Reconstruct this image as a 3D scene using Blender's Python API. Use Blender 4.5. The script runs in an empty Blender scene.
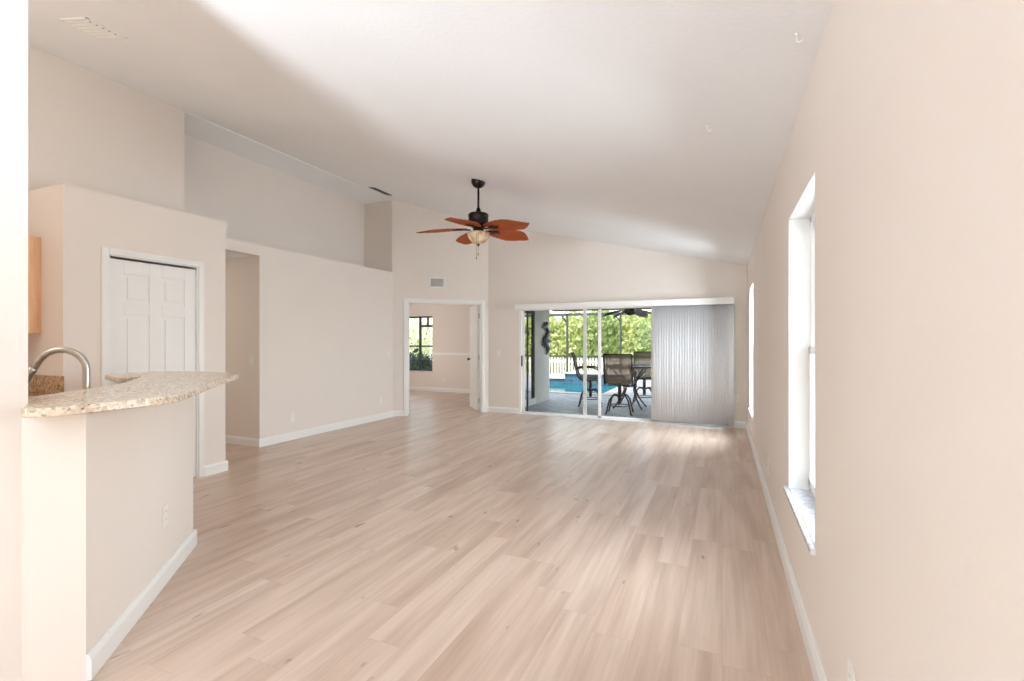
import bpy, bmesh, math, random
from mathutils import Vector, Matrix
random.seed(7)
R = math.radians
scene = bpy.context.scene
COL = scene.collection

# ------------------------------------------------------------------ camera
cam_d = bpy.data.cameras.new('camera'); cam = bpy.data.objects.new('camera', cam_d); COL.objects.link(cam)
cam_d.sensor_width = 36; cam_d.lens = 17.0; cam_d.clip_start = 0.02; cam_d.clip_end = 300
cam_d.shift_y = 0.0008
cam.location = (0, 0, 1.31); cam.rotation_euler = (R(90), 0, R(23.52))
scene.camera = cam

# ------------------------------------------------------------------ colour management
vs = scene.view_settings
scene.display_settings.display_device = 'sRGB'
vs.view_transform = 'Standard'; vs.look = 'None'; vs.exposure = 0.0; vs.gamma = 1.0; vs.use_curve_mapping = False
scene.cycles.use_denoising = True
scene.cycles.max_bounces = 10; scene.cycles.diffuse_bounces = 6; scene.cycles.glossy_bounces = 5
scene.cycles.transparent_max_bounces = 16
scene.cycles.sample_clamp_indirect = 6.0
scene.cycles.caustics_reflective = False; scene.cycles.caustics_refractive = False

# ------------------------------------------------------------------ sky, sun, daylight, added fill lights
w = bpy.data.worlds.new('sky'); scene.world = w; w.use_nodes = True
nt = w.node_tree
bg = nt.nodes['Background']
sky = nt.nodes.new('ShaderNodeTexSky'); sky.sky_type = 'NISHITA'; sky.sun_disc = False
sky.sun_elevation = R(48); sky.sun_rotation = R(200); sky.air_density = 1.2; sky.dust_density = 2.0; sky.ozone_density = 1.0
hs = nt.nodes.new('ShaderNodeHueSaturation'); hs.inputs['Saturation'].default_value = .55
nt.links.new(sky.outputs[0], hs.inputs['Color']); nt.links.new(hs.outputs[0], bg.inputs[0]); bg.inputs[1].default_value = 0.65

def light(name, kind, loc, direction, energy, size=(1, 1), color=(1, 1, 1), spread=180):
    d = bpy.data.lights.new(name, kind); d.energy = energy; d.color = color
    if kind == 'AREA':
        d.shape = 'RECTANGLE'; d.size, d.size_y = size; d.spread = R(spread)
    if kind == 'SUN': d.angle = R(1.2)
    if kind == 'POINT': d.shadow_soft_size = size[0]
    o = bpy.data.objects.new(name, d); COL.objects.link(o); o.location = loc
    o.rotation_euler = Vector(direction).to_track_quat('-Z', 'Y').to_euler()
    return o
light('sun', 'SUN', (0, -5, 12), (0.30, 0.72, -1.0), 2.7, color=(1, .96, .88))
light('front_fill', 'AREA', (2.4, -11.5, 2.0), (-.2, 1, 0.0), 300, (7.0, 4.0), (.84, .92, 1))  # added fill, shines in through the invented opening behind the camera
light('near_window_daylight', 'AREA', (1.7, 2.70, 1.6), (-1, 0, 0), 240, (1.8, 2.2), (.84, .92, 1))
light('far_window_daylight', 'AREA', (1.4, 6.95, 1.75), (-1, 0, 0), 400, (1.8, 2.2), (.84, .92, 1))
light('kitchen_fill_up', 'AREA', (-3.9, -0.6, 2.0), (0, 0, 1), 38, (.6, .6), (1, .96, .88))  # added fill for the upper kitchen wall and ceiling, no fixture
light('kitchen_fill_down', 'AREA', (-3.9, -0.6, 2.9), (0, 0, -1), 26, (1.2, 1.2), (.95, .97, 1), 110)  # added downward fill over the kitchen, no fixture
light('foyer_fill', 'AREA', (-1.9, -2.6, 1.35), (-.16, .66, 1), 300, (.9, .9), (.82, .91, 1), 120)  # unseen upward fill added to brighten the ceiling, no lamp stands here
light('hall_fill', 'AREA', (-6.9, 3.8, 2.36), (0, 0, -1), 8, (.4, .4), (1, .90, .78))  # added fill to lift the hallway, no fixture
light('bedroom_fill', 'AREA', (-8.2, 8.6, 1.4), (1, 0.1, 0), 36, (1.2, 1.4), (1, .96, .92))  # added fill inside the bedroom, no window on this side

# ------------------------------------------------------------------ node materials
def srgb(r, g, b):
    f = lambda c: c / 12.92 if c <= .04045 else ((c + .055) / 1.055) ** 2.4
    return (f(r / 255), f(g / 255), f(b / 255), 1)
class NT:
    def __init__(s, name):
        s.m = bpy.data.materials.new(name); s.m.use_nodes = True; s.t = s.m.node_tree; s.n = s.t.nodes
        s.p = s.n['Principled BSDF']; s.out = s.n['Material Output']
    def node(s, t, **k):
        n = s.n.new(t)
        for a, b in k.items(): setattr(n, a, b)
        return n
    def l(s, a, b): s.t.links.new(a, b)
    def math(s, op, a, b=None, c=None):
        n = s.node('ShaderNodeMath', operation=op)
        for i, v in enumerate((a, b, c)):
            if v is None: continue
            if isinstance(v, (int, float)): n.inputs[i].default_value = v
            else: s.l(v, n.inputs[i])
        return n.outputs[0]
    def obj(s): return s.node('ShaderNodeTexCoord').outputs['Object']
    def ramp(s, fac, stops):
        n = s.node('ShaderNodeValToRGB'); e = n.color_ramp.elements
        while len(e) < len(stops): e.new(0.5)
        for i, (p, c) in enumerate(stops): e[i].position = p; e[i].color = c
        s.l(fac, n.inputs[0]); return n.outputs[0]
    def noise(s, vec, scale, detail=2, rough=.5):
        n = s.node('ShaderNodeTexNoise'); n.inputs['Scale'].default_value = scale
        n.inputs['Detail'].default_value = detail; n.inputs['Roughness'].default_value = rough
        s.l(vec, n.inputs['Vector']); return n.outputs['Fac']
    def bump(s, h, strength, dist):
        n = s.node('ShaderNodeBump'); n.inputs['Strength'].default_value = strength; n.inputs['Distance'].default_value = dist
        s.l(h, n.inputs['Height']); s.l(n.outputs[0], s.p.inputs['Normal'])
    def mixc(s, fac, a, b, mode='MIX'):
        n = s.node('ShaderNodeMix', data_type='RGBA', blend_type=mode)
        for i, v in ((0, fac), (6, a), (7, b)):
            if isinstance(v, (int, float)): n.inputs[i].default_value = v
            elif isinstance(v, tuple): n.inputs[i].default_value = v
            else: s.l(v, n.inputs[i])
        return n.outputs[2]
def plain(name, rgb, rough=.5, metal=0, var=.06, scale=6, bump=0, bscale=80, spec=.5):
    """a paint / metal / plastic with slight mottling"""
    k = NT(name); c = srgb(*rgb); o = k.obj()
    n = k.noise(o, scale, 3)
    d = tuple(x * (1 - var) for x in c[:3]) + (1,)
    k.l(k.ramp(n, [(.3, d), (.7, c)]), k.p.inputs['Base Color'])
    k.p.inputs['Roughness'].default_value = rough; k.p.inputs['Metallic'].default_value = metal
    k.p.inputs['Specular IOR Level'].default_value = spec
    if bump: k.bump(k.noise(o, bscale, 3), bump, .004)
    return k.m
M = {}
M['paint'] = plain('beige wall paint', (237, 229, 221.5), .75, bump=.12, bscale=70, var=.02, scale=1.5, spec=.25)
M['ceil'] = plain('white textured ceiling', (246, 248, 250), .9, bump=.28, bscale=45, var=.02, scale=2, spec=.2)
M['trim'] = plain('white trim paint', (244, 244, 242), .35, var=.015)
M['door'] = plain('white door paint', (243, 243, 241), .4, var=.015)
M['vinyl'] = plain('white vinyl frame', (246, 246, 246), .35, var=.02)
M['plate'] = plain('white plastic plate', (242, 238, 232), .3, var=.02)
M['dark'] = plain('black hardware', (24, 22, 22), .4, 0.3)
M['bronze'] = plain('dark bronze metal', (38, 28, 24), .42, .6)
M['brass'] = plain('dull brass', (150, 130, 90), .4, .9)
M['steel'] = plain('brushed nickel', (204, 199, 192), .28, 1, var=.08, scale=20)
M['cabinet'] = None
M['gapdark'] = plain('dark grille metal', (95, 92, 88), .6)
M['cage'] = plain('dark green aluminium', (44, 54, 50), .5)
M['stucco'] = plain('pale stucco', (226, 222, 212), .85, bump=.5, bscale=60)
M['porchbrown'] = plain('brown painted beam', (120, 92, 66), .7)
M['picket'] = plain('white picket paint', (222, 219, 208), .5)
M['iron'] = plain('black wrought iron', (34, 34, 36), .5, .3)
M['artmetal'] = plain('blue grey metal art', (72, 82, 90), .5, .4, var=.4, scale=12)
M['chairmetal'] = plain('dark cast aluminium', (36, 34, 36), .45, .4)
M['coping'] = plain('pale pool coping', (200, 194, 184), .7, var=.1)
M['trunk'] = plain('grey brown bark', (96, 80, 64), .9, var=.3, bump=.6, bscale=20)
M['lawn'] = plain('lawn', (120, 140, 70), .9, var=.4, scale=3)
M['carc'] = plain('cabinet interior', (200, 190, 175), .6)

def wood(name, c1, c2, scale=(6, 60, 60), rough=.4):
    k = NT(name); o = k.obj()
    mp = k.node('ShaderNodeMapping'); mp.inputs['Scale'].default_value = scale; k.l(o, mp.inputs[0])
    n = k.noise(mp.outputs[0], 1, 5, .6)
    k.l(k.ramp(n, [(.3, srgb(*c1)), (.7, srgb(*c2))]), k.p.inputs['Base Color'])
    k.p.inputs['Roughness'].default_value = rough
    return k.m
M['maple'] = wood('honey maple', (224, 176, 136), (240, 200, 164), (30, 30, 3))
M['blade'] = wood('carved orange brown wood', (170, 82, 20), (226, 124, 44), (5, 45, 45), .4)
M['porchblade'] = wood('dark brown palm wood', (70, 46, 30), (105, 72, 44), (5, 45, 45), .5)

def floor_mat():
    k = NT('pale oak vinyl plank'); o = k.obj()
    sp = k.node('ShaderNodeSeparateXYZ'); k.l(o, sp.inputs[0]); X, Y = sp.outputs[0], sp.outputs[1]
    W, L = .18, 1.22
    xr = k.math('DIVIDE', X, W); row = k.math('FLOOR', xr)
    wn = k.node('ShaderNodeTexWhiteNoise', noise_dimensions='1D'); k.l(row, wn.inputs['W'])
    yr = k.math('ADD', k.math('DIVIDE', Y, L), k.math('MULTIPLY', wn.outputs['Value'], 7.3)); colm = k.math('FLOOR', yr)
    cb = k.node('ShaderNodeCombineXYZ'); k.l(row, cb.inputs[0]); k.l(colm, cb.inputs[1])
    wr = k.node('ShaderNodeTexWhiteNoise', noise_dimensions='3D'); k.l(cb.outputs[0], wr.inputs['Vector']); rnd = wr.outputs['Value']
    # grain along Y, shifted per plank
    c2 = k.node('ShaderNodeCombineXYZ')
    k.l(k.math('MULTIPLY', X, 42), c2.inputs[0]); k.l(k.math('MULTIPLY', Y, 1.4), c2.inputs[1]); k.l(k.math('MULTIPLY', rnd, 40), c2.inputs[2])
    g1 = k.noise(c2.outputs[0], 1, 4, .6)
    c3 = k.node('ShaderNodeCombineXYZ')
    k.l(k.math('MULTIPLY', X, 9), c3.inputs[0]); k.l(k.math('MULTIPLY', Y, .9), c3.inputs[1]); k.l(k.math('MULTIPLY', rnd, 90), c3.inputs[2])
    g2 = k.noise(c3.outputs[0], 1, 3, .5)
    c4 = k.node('ShaderNodeCombineXYZ')
    k.l(k.math('MULTIPLY', X, 15), c4.inputs[0]); k.l(k.math('MULTIPLY', Y, 5), c4.inputs[1]); k.l(k.math('MULTIPLY', rnd, 31), c4.inputs[2])
    g3 = k.noise(c4.outputs[0], 1, 2, .5)
    base = k.ramp(rnd, [(0, srgb(208, 186, 168)), (.35, srgb(215, 195, 179)), (.7, srgb(212, 190, 173)), (1, srgb(218, 200, 185))])
    s1 = k.ramp(g1, [(.25, (.84, .80, .77, 1)), (.62, (1, 1, 1, 1)), (1, (1.03, 1.03, 1.03, 1))])
    s2 = k.ramp(g2, [(.27, (.74, .67, .62, 1)), (.60, (1.03, 1.03, 1.03, 1))])
    s3 = k.ramp(g3, [(.225, (.36, .28, .24, 1)), (.30, (1, 1, 1, 1))])
    c = k.mixc(1, base, s1, 'MULTIPLY'); c = k.mixc(1, c, s2, 'MULTIPLY'); c = k.mixc(.8, c, s3, 'MULTIPLY')
    fx = k.math('FRACT', xr); fy = k.math('FRACT', yr)
    ex = k.math('MINIMUM', fx, k.math('SUBTRACT', 1, fx)); ey = k.math('MINIMUM', fy, k.math('SUBTRACT', 1, fy))
    seam = k.math('MAXIMUM', k.math('LESS_THAN', ex, .008), k.math('LESS_THAN', ey, .0015))
    c = k.mixc(k.math('MULTIPLY', seam, .15), c, srgb(120, 92, 70))
    k.l(c, k.p.inputs['Base Color'])
    k.l(k.math('ADD', k.math('MULTIPLY', g1, .08), .30), k.p.inputs['Roughness'])
    k.p.inputs['Specular IOR Level'].default_value = .5
    k.p.inputs['IOR'].default_value = 1.8
    k.bump(g1, .05, .002)
    return k.m
M['floor'] = floor_mat()

def granite(name, cols, scale):
    k = NT(name); o = k.obj()
    v = k.node('ShaderNodeTexVoronoi'); v.inputs['Scale'].default_value = scale; k.l(o, v.inputs['Vector'])
    wn = k.node('ShaderNodeTexWhiteNoise', noise_dimensions='3D'); k.l(v.outputs['Position'], wn.inputs['Vector'])
    r = k.ramp(wn.outputs['Value'], [(i / len(cols), srgb(*c)) for i, c in enumerate(cols)])
    k.n[-1]
    n = k.noise(o, scale * .25, 3)
    c = k.mixc(k.ramp(n, [(.35, (0, 0, 0, 1)), (.65, (1, 1, 1, 1))]), r, srgb(*cols[0]))
    c = k.mixc(.45, r, c)
    k.l(c, k.p.inputs['Base Color']); k.p.inputs['Roughness'].default_value = .2
    return k.m
M['granite'] = granite('polished cream granite', [(228, 212, 190), (216, 194, 166), (150, 126, 104), (236, 226, 210), (196, 168, 138), (232, 216, 196), (96, 84, 76), (224, 208, 184)], 90)
M['granite2'] = granite('polished brown granite', [(196, 160, 118), (150, 108, 66), (92, 68, 48), (214, 184, 146), (170, 128, 84), (122, 92, 60), (206, 172, 128)], 70)

def marble():
    k = NT('veined white marble'); o = k.obj(); n = k.noise(o, 9, 6, .65)
    k.l(k.ramp(n, [(.42, srgb(236, 238, 242)), (.5, srgb(196, 204, 216)), (.56, srgb(238, 240, 243))]), k.p.inputs['Base Color'])
    k.p.inputs['Roughness'].default_value = .15
    return k.m
M['marble'] = marble()

def glass(name, facing, tint=(1, 1, 1, 1), base=.03):
    k = NT(name); k.n.remove(k.p)
    lw = k.node('ShaderNodeLayerWeight'); lw.inputs['Blend'].default_value = .5
    p = k.math('POWER', lw.outputs['Facing'], 4.0)
    f = k.math('ADD', k.math('MULTIPLY', p, facing), base)
    tr = k.node('ShaderNodeBsdfTransparent'); tr.inputs[0].default_value = tint
    gl = k.node('ShaderNodeBsdfGlossy'); gl.inputs['Roughness'].default_value = .01
    mx = k.node('ShaderNodeMixShader'); k.l(f, mx.inputs[0]); k.l(tr.outputs[0], mx.inputs[1]); k.l(gl.outputs[0], mx.inputs[2])
    k.l(mx.outputs[0], k.out.inputs[0])
    return k.m
M['glass'] = glass('clear door glass', .5, (.97, .98, .97, 1))
M['mirrorglass'] = glass('reflective tinted glass', .9, (.25, .27, .26, 1), .65)

def translucent(name, c, t, rough=.5):
    k = NT(name)
    tl = k.node('ShaderNodeBsdfTranslucent'); tl.inputs[0].default_value = srgb(*c)
    mx = k.node('ShaderNodeMixShader'); mx.inputs[0].default_value = t
    n = k.noise(k.obj(), 25, 2)
    d = tuple(x * .96 for x in srgb(*c)[:3]) + (1,)
    k.l(k.ramp(n, [(.3, d), (.7, srgb(*c))]), k.p.inputs['Base Color']); k.p.inputs['Roughness'].default_value = rough
    k.l(k.p.outputs[0], mx.inputs[1]); k.l(tl.outputs[0], mx.inputs[2]); k.l(mx.outputs[0], k.out.inputs[0])
    return k.m
M['vane'] = translucent('white vinyl vane', (250, 251, 254), .3)

def sling():
    k = NT('brown mesh sling'); o = k.obj()
    wv = k.node('ShaderNodeTexWave'); wv.inputs['Scale'].default_value = 45; k.l(o, wv.inputs[0])
    k.l(k.ramp(wv.outputs['Fac'], [(.2, srgb(110, 82, 58)), (.8, srgb(148, 114, 84))]), k.p.inputs['Base Color'])
    k.p.inputs['Roughness'].default_value = .7
    tr = k.node('ShaderNodeBsdfTransparent'); mx = k.node('ShaderNodeMixShader'); mx.inputs[0].default_value = .16
    k.l(k.p.outputs[0], mx.inputs[1]); k.l(tr.outputs[0], mx.inputs[2]); k.l(mx.outputs[0], k.out.inputs[0])
    return k.m
M['sling'] = sling()

def bowlglass():
    k = NT('amber alabaster glass'); o = k.obj(); n = k.noise(o, 9, 3)
    c = k.ramp(n, [(.35, srgb(168, 112, 70)), (.55, srgb(226, 204, 168)), (.8, srgb(238, 226, 200))])
    k.l(c, k.p.inputs['Base Color']); k.p.inputs['Roughness'].default_value = .3
    return k.m
M['bowl'] = bowlglass()

def pavers():
    k = NT('grey pavers'); o = k.obj()
    b = k.node('ShaderNodeTexBrick'); k.l(o, b.inputs[0]); b.inputs['Scale'].default_value = 1
    b.inputs['Brick Width'].default_value = .24; b.inputs['Row Height'].default_value = .16; b.inputs['Mortar Size'].default_value = .008
    b.inputs['Color1'].default_value = srgb(192, 192, 196); b.inputs['Color2'].default_value = srgb(156, 156, 164); b.inputs['Mortar'].default_value = srgb(110, 104, 100)
    k.l(b.outputs[0], k.p.inputs['Base Color']); k.p.inputs['Roughness'].default_value = .45
    return k.m
M['pavers'] = pavers()
def tile():
    k = NT('blue pool tile'); o = k.obj()
    b = k.node('ShaderNodeTexBrick'); k.l(o, b.inputs[0]); b.offset = 0
    mp = k.node('ShaderNodeMapping'); mp.inputs['Rotation'].default_value = (R(90), 0, 0); k.l(o, mp.inputs[0]); k.l(mp.outputs[0], b.inputs[0])
    b.inputs['Scale'].default_value = 1; b.inputs['Brick Width'].default_value = .15; b.inputs['Row Height'].default_value = .15; b.inputs['Mortar Size'].default_value = .006
    b.inputs['Color1'].default_value = srgb(44, 84, 108); b.inputs['Color2'].default_value = srgb(62, 104, 128); b.inputs['Mortar'].default_value = srgb(100, 124, 136)
    k.l(b.outputs[0], k.p.inputs['Base Color']); k.p.inputs['Roughness'].default_value = .2
    return k.m
M['tile'] = tile()
def water():
    k = NT('turquoise pool water'); o = k.obj(); n = k.noise(o, 2.5, 3)
    k.l(k.ramp(n, [(.3, srgb(4, 92, 104)), (.7, srgb(16, 124, 134))]), k.p.inputs['Base Color'])
    k.p.inputs['Roughness'].default_value = .06; k.p.inputs['Specular IOR Level'].default_value = .25; k.bump(k.noise(o, 6, 2), .15, .02)
    return k.m
M['water'] = water()
def leaf(name, cols, t=.4):
    k = NT(name)
    oi = k.node('ShaderNodeNewGeometry')
    c = k.ramp(oi.outputs['Random Per Island'], [(i / max(1, len(cols) - 1), srgb(*q)) for i, q in enumerate(cols)])
    k.l(c, k.p.inputs['Base Color']); k.p.inputs['Roughness'].default_value = .6
    tl = k.node('ShaderNodeBsdfTranslucent'); k.l(c, tl.inputs[0])
    mx = k.node('ShaderNodeMixShader'); mx.inputs[0].default_value = t
    k.l(k.p.outputs[0], mx.inputs[1]); k.l(tl.outputs[0], mx.inputs[2]); k.l(mx.outputs[0], k.out.inputs[0])
    return k.m
M['leafA'] = leaf('yellow green leaves', [(168, 184, 104), (204, 214, 136), (222, 228, 160), (232, 232, 190), (140, 156, 84)])
M['leafB'] = leaf('mid green leaves', [(140, 164, 96), (174, 194, 122), (198, 212, 146), (118, 142, 84)])
M['leafP'] = leaf('pale leaves', [(200, 206, 160), (224, 228, 190), (236, 236, 214)])
M['leafC'] = leaf('dark blue green leaves', [(40, 64, 60), (66, 92, 76), (96, 118, 88), (30, 46, 50)])

# ------------------------------------------------------------------ mesh helpers
class MB:
    """collects shapes and links them as ONE mesh object"""
    def __init__(s): s.bm = bmesh.new()
    def box(s, a, b, mi=0):
        x0, y0, z0 = a; x1, y1, z1 = b
        v = [s.bm.verts.new(p) for p in ((x0,y0,z0),(x1,y0,z0),(x1,y1,z0),(x0,y1,z0),(x0,y0,z1),(x1,y0,z1),(x1,y1,z1),(x0,y1,z1))]
        for f in ((0,3,2,1),(4,5,6,7),(0,1,5,4),(1,2,6,5),(2,3,7,6),(3,0,4,7)):
            s.bm.faces.new([v[i] for i in f]).material_index = mi
        return s
    def prism(s, poly, axis, a, b, mi=0):
        """poly of 2D points extruded along axis ('x': (y,z), 'y': (x,z), 'z': (x,y))"""
        def P(p, h): return {'x': (h, p[0], p[1]), 'y': (p[0], h, p[1]), 'z': (p[0], p[1], h)}[axis]
        A = [s.bm.verts.new(P(p, a)) for p in poly]; B = [s.bm.verts.new(P(p, b)) for p in poly]
        n = len(poly)
        fs = [s.bm.faces.new(A), s.bm.faces.new(B)] + [s.bm.faces.new((A[i], A[(i+1) % n], B[(i+1) % n], B[i])) for i in range(n)]
        for f in fs: f.material_index = mi
        return s
    def obox(s, o, ex, ey, a, b, mi=0):
        """box in a local frame: o origin, ex, ey 2D unit axes; a,b = (u,v,z)"""
        ps = [(a[0],a[1]),(b[0],a[1]),(b[0],b[1]),(a[0],b[1])]
        poly = [(o[0]+ex[0]*u+ey[0]*v, o[1]+ex[1]*u+ey[1]*v) for u, v in ps]
        return s.prism(poly, 'z', a[2], b[2], mi)
    def tube(s, pts, r, seg=10, cap=True, mi=0):
        pts = [Vector(p) for p in pts]; rs = r if isinstance(r, (list, tuple)) else [r] * len(pts)
        rings = []; up = None
        for i, p in enumerate(pts):
            t = (pts[min(i+1, len(pts)-1)] - pts[max(i-1, 0)]).normalized()
            if up is None:
                up = t.orthogonal().normalized()
            up = (up - t * up.dot(t)); up = up.normalized() if up.length > 1e-6 else t.orthogonal().normalized()
            sd = t.cross(up)
            rings.append([s.bm.verts.new(p + (up * math.cos(2*math.pi*k/seg) + sd * math.sin(2*math.pi*k/seg)) * rs[i]) for k in range(seg)])
        for a, b in zip(rings, rings[1:]):
            for k in range(seg):
                f = s.bm.faces.new((a[k], a[(k+1) % seg], b[(k+1) % seg], b[k])); f.smooth = True; f.material_index = mi
        if cap:
            s.bm.faces.new(rings[0][::-1]).material_index = mi; s.bm.faces.new(rings[-1]).material_index = mi
        return s
    def lathe(s, prof, c=(0, 0, 0), seg=28, mi=0):
        rings = [[s.bm.verts.new((c[0]+r*math.cos(2*math.pi*k/seg), c[1]+r*math.sin(2*math.pi*k/seg), c[2]+z)) for k in range(seg)] for r, z in prof]
        for a, b in zip(rings, rings[1:]):
            for k in range(seg):
                f = s.bm.faces.new((a[k], a[(k+1) % seg], b[(k+1) % seg], b[k])); f.smooth = True; f.material_index = mi
        s.bm.faces.new(rings[0][::-1]); s.bm.faces.new(rings[-1])
        return s
    def xf(s, m):
        bmesh.ops.transform(s.bm, matrix=m, verts=s.bm.verts); return s
    def build(s, name, mat, parent=None, bevel=0, seg=2, loc=None):
        bmesh.ops.recalc_face_normals(s.bm, faces=s.bm.faces)
        me = bpy.data.meshes.new(name); s.bm.to_mesh(me); s.bm.free()
        for m in (mat if isinstance(mat, list) else [mat]): me.materials.append(m)
        o = bpy.data.objects.new(name, me); COL.objects.link(o)
        if parent: o.parent = parent
        if loc: o.location = loc
        if bevel:
            b = o.modifiers.new('bevel', 'BEVEL'); b.width = bevel; b.segments = seg; b.limit_method = 'ANGLE'; b.angle_limit = R(40)
        return o
def tag(o, label, cat, group=None, kind=None):
    o['label'] = label; o['category'] = cat
    if group: o['group'] = group
    if kind: o['kind'] = kind
    return o
def struct(o, label, cat): return tag(o, label, cat, kind='structure')
def empty(name, loc=(0, 0, 0), rz=0):
    o = bpy.data.objects.new(name, None); COL.objects.link(o); o.location = loc; o.rotation_euler = (0, 0, rz); o.empty_display_size = .1
    return o
def copy_tree(o, parent=None):
    c = o.copy(); COL.objects.link(c)
    if parent: c.parent = parent
    for ch in list(o.children): copy_tree(ch, c)
    return c

# ------------------------------------------------------------------ dimensions (metres)
WX = .342                     # right wall plane
FY = 8.07                     # far wall plane
LX = -5.265                   # left wall plane
def cz(x): return 2.444 + .238 * (.338 - x)      # sloping ceiling height
A = Vector((LX, 6.90)); B = Vector((-3.97, FY + .02))
du = (B - A).normalized(); dn = Vector((-du.y, du.x))      # dn points into the bedroom
BACK = -3.2

# ------------------------------------------------------------------ floor and ceilings
struct(MB().box((-9.2, -3.4, -.12), (.55, FY+.16, 0)).box((-9.2, FY+.16, -.12), (-3.95, 11.0, 0)).build('floor', M['floor']), 'pale oak plank floor running through the open room', 'floor')
b = MB(); b.prism([(.55, cz(.55)), (-5.30, cz(-5.30)), (-5.30, cz(-5.30)+.2), (.55, cz(.55)+.2)], 'y', -3.4, 8.3)
struct(b.build('ceiling', M['ceil']), 'white textured ceiling sloping up from the right wall', 'ceiling')
struct(MB().box((-6.05, 3.36, 3.775), (-5.30, 7.0, 3.98)).build('ceiling_niche', M['ceil']), 'flat white ceiling strip over the plant shelf niche', 'ceiling')
struct(MB().box((-8.1, 3.34, 2.375), (LX - .1, 4.30, 2.44)).build('ceiling_hall', M['ceil']), 'low white ceiling of the dim hallway', 'ceiling')
struct(MB().prism([(-9.1, 6.99), (-5.42, 6.99), (-3.97, 8.3), (-3.87, 8.3), (-3.87, 11.05), (-9.1, 11.05)], 'z', 2.62, 2.75).build('ceiling_bedroom', M['ceil']), 'white ceiling of the bedroom beyond the doorway', 'ceiling')

# ------------------------------------------------------------------ right wall with two recessed windows
W1 = (2.275, 3.125, .485, 2.0); W2 = (6.52, 7.41, .40, 2.03)
b = MB(); ztop = cz(WX) + .06; x0, x1 = WX, WX + .2
ys = [BACK - .2, W1[0], W1[1], W2[0], W2[1], FY + .22]
for i in (0, 2, 4): b.box((x0, ys[i], -.1), (x1, ys[i+1], ztop))
for wv in (W1, W2):
    b.box((x0, wv[0], -.1), (x1, wv[1], wv[2])); b.box((x0, wv[0], wv[3]), (x1, wv[1], ztop))
struct(b.build('wall_right', M['paint']), 'long beige right wall with two tall recessed windows', 'wall')
def win_right(n, wv, label):
    y0, y1, z0, z1 = wv
    root = empty(f'window_{n}', (WX + .12, (y0+y1)/2, z0)); struct(root, label, 'window')
    ox, oy, oz = root.location
    def add(name, mb, m, bev=0): return mb.xf(Matrix.Translation((-ox, -oy, -oz))).build(name, m, root, bev)
    f = MB(); fx0, fx1 = WX + .105, WX + .165
    f.box((fx0, y0, z0), (fx1, y0+.035, z1)).box((fx0, y1-.035, z0), (fx1, y1, z1)).box((fx0, y0, z0), (fx1, y1, z0+.035)).box((fx0, y0, z1-.035), (fx1, y1, z1))
    add('window_frame', f, M['vinyl'], .004)
    zm = (z0+z1)/2 + .02
    def sash(za, zb, xa, xb):
        g = MB(); t = .04
        g.box((xa, y0+.03, za), (xb, y0+.03+t, zb)).box((xa, y1-.03-t, za), (xb, y1-.03, zb)).box((xa, y0+.03, za), (xb, y1-.03, za+t)).box((xa, y0+.03, zb-t), (xb, y1-.03, zb))
        return g
    lo = add('lower_sash', sash(z0+.03, zm+.02, fx0-.012, fx0+.02), M['vinyl'], .003)
    up = add('upper_sash', sash(zm-.02, z1-.03, fx0+.026, fx0+.05), M['vinyl'], .003)
    add('pane', MB().box((fx0+.004, y0+.05, z0+.05), (fx0+.008, y1-.05, zm)), M['glass'])
    add('pane', MB().box((fx0+.036, y0+.05, zm), (fx0+.040, y1-.05, z1-.05)), M['glass'])
    add('sash_lock', MB().box((fx0-.03, (y0+y1)/2-.03, zm+.005), (fx0-.010, (y0+y1)/2+.03, zm+.025)), M['vinyl'], .004)
    j = MB()     # white painted reveal
    j.box((WX+.001, y0-.0005, z0), (fx0, y0+.006, z1)).box((WX+.001, y1-.006, z0), (fx0, y1+.0005, z1)).box((WX+.001, y0, z1-.006), (fx0, y1, z1+.0005))
    add('reveal', j, M['trim'])
    s_ = MB().box((WX-.022, y0-.035, z0-.028), (WX-.0005, y1+.035, z0)).box((WX-.0005, y0, z0-.028), (fx0, y1, z0+.001))
    add('window_sill', s_, M['marble'], .004)
    return root
win_right(1, W1, 'tall white recessed window nearest in the right wall, with marble sill')
win_right(2, W2, 'tall white recessed window at the far end of the right wall')

# ------------------------------------------------------------------ far wall with the sliding door opening
SX0, SX1, SZ = -3.37, .125, 1.955
b = MB()
for xa, xb, za in ((-3.985, SX0, -.1), (SX0, SX1, SZ), (SX1, WX+.05, -.1)):
    b.prism([(xa, za), (xb, za), (xb, cz(xb)+.05), (xa, cz(xa)+.05)], 'y', FY, FY+.17)
struct(b.build('wall_far', M['paint']), 'beige far wall around the wide sliding glass door', 'wall')

# ------------------------------------------------------------------ diagonal wall with the bedroom doorway
LEN = (B - A).length
def hit(px):
    f_, th = 483.6, R(23.52); a = (px-512)/f_; d = (a*math.cos(th)-math.sin(th), a*math.sin(th)+math.cos(th))
    det = d[0]*(-du.y)+d[1]*du.x; t = (A.x*(-du.y)+A.y*du.x)/det
    return (d[1]*t-A.y)/du.y
U0, U1, DZ = .245, 1.60, 2.005
m = Matrix(((du.x, dn.x, 0, A.x), (du.y, dn.y, 0, A.y), (0, 0, 1, 0), (0, 0, 0, 1)))
def uz(u): return cz(A.x + du.x*u) + .05
b = MB()
for ua, ub, za in ((-.02, U0, -.1), (U0, U1, DZ), (U1, LEN+.02, -.1)):
    b.prism([(ua, za), (ub, za), (ub, uz(ub)), (ua, uz(ua))], 'y', 0, .12)
struct(b.xf(m).build('wall_diagonal', M['paint']), 'beige diagonal wall holding the bedroom doorway', 'wall')
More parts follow.
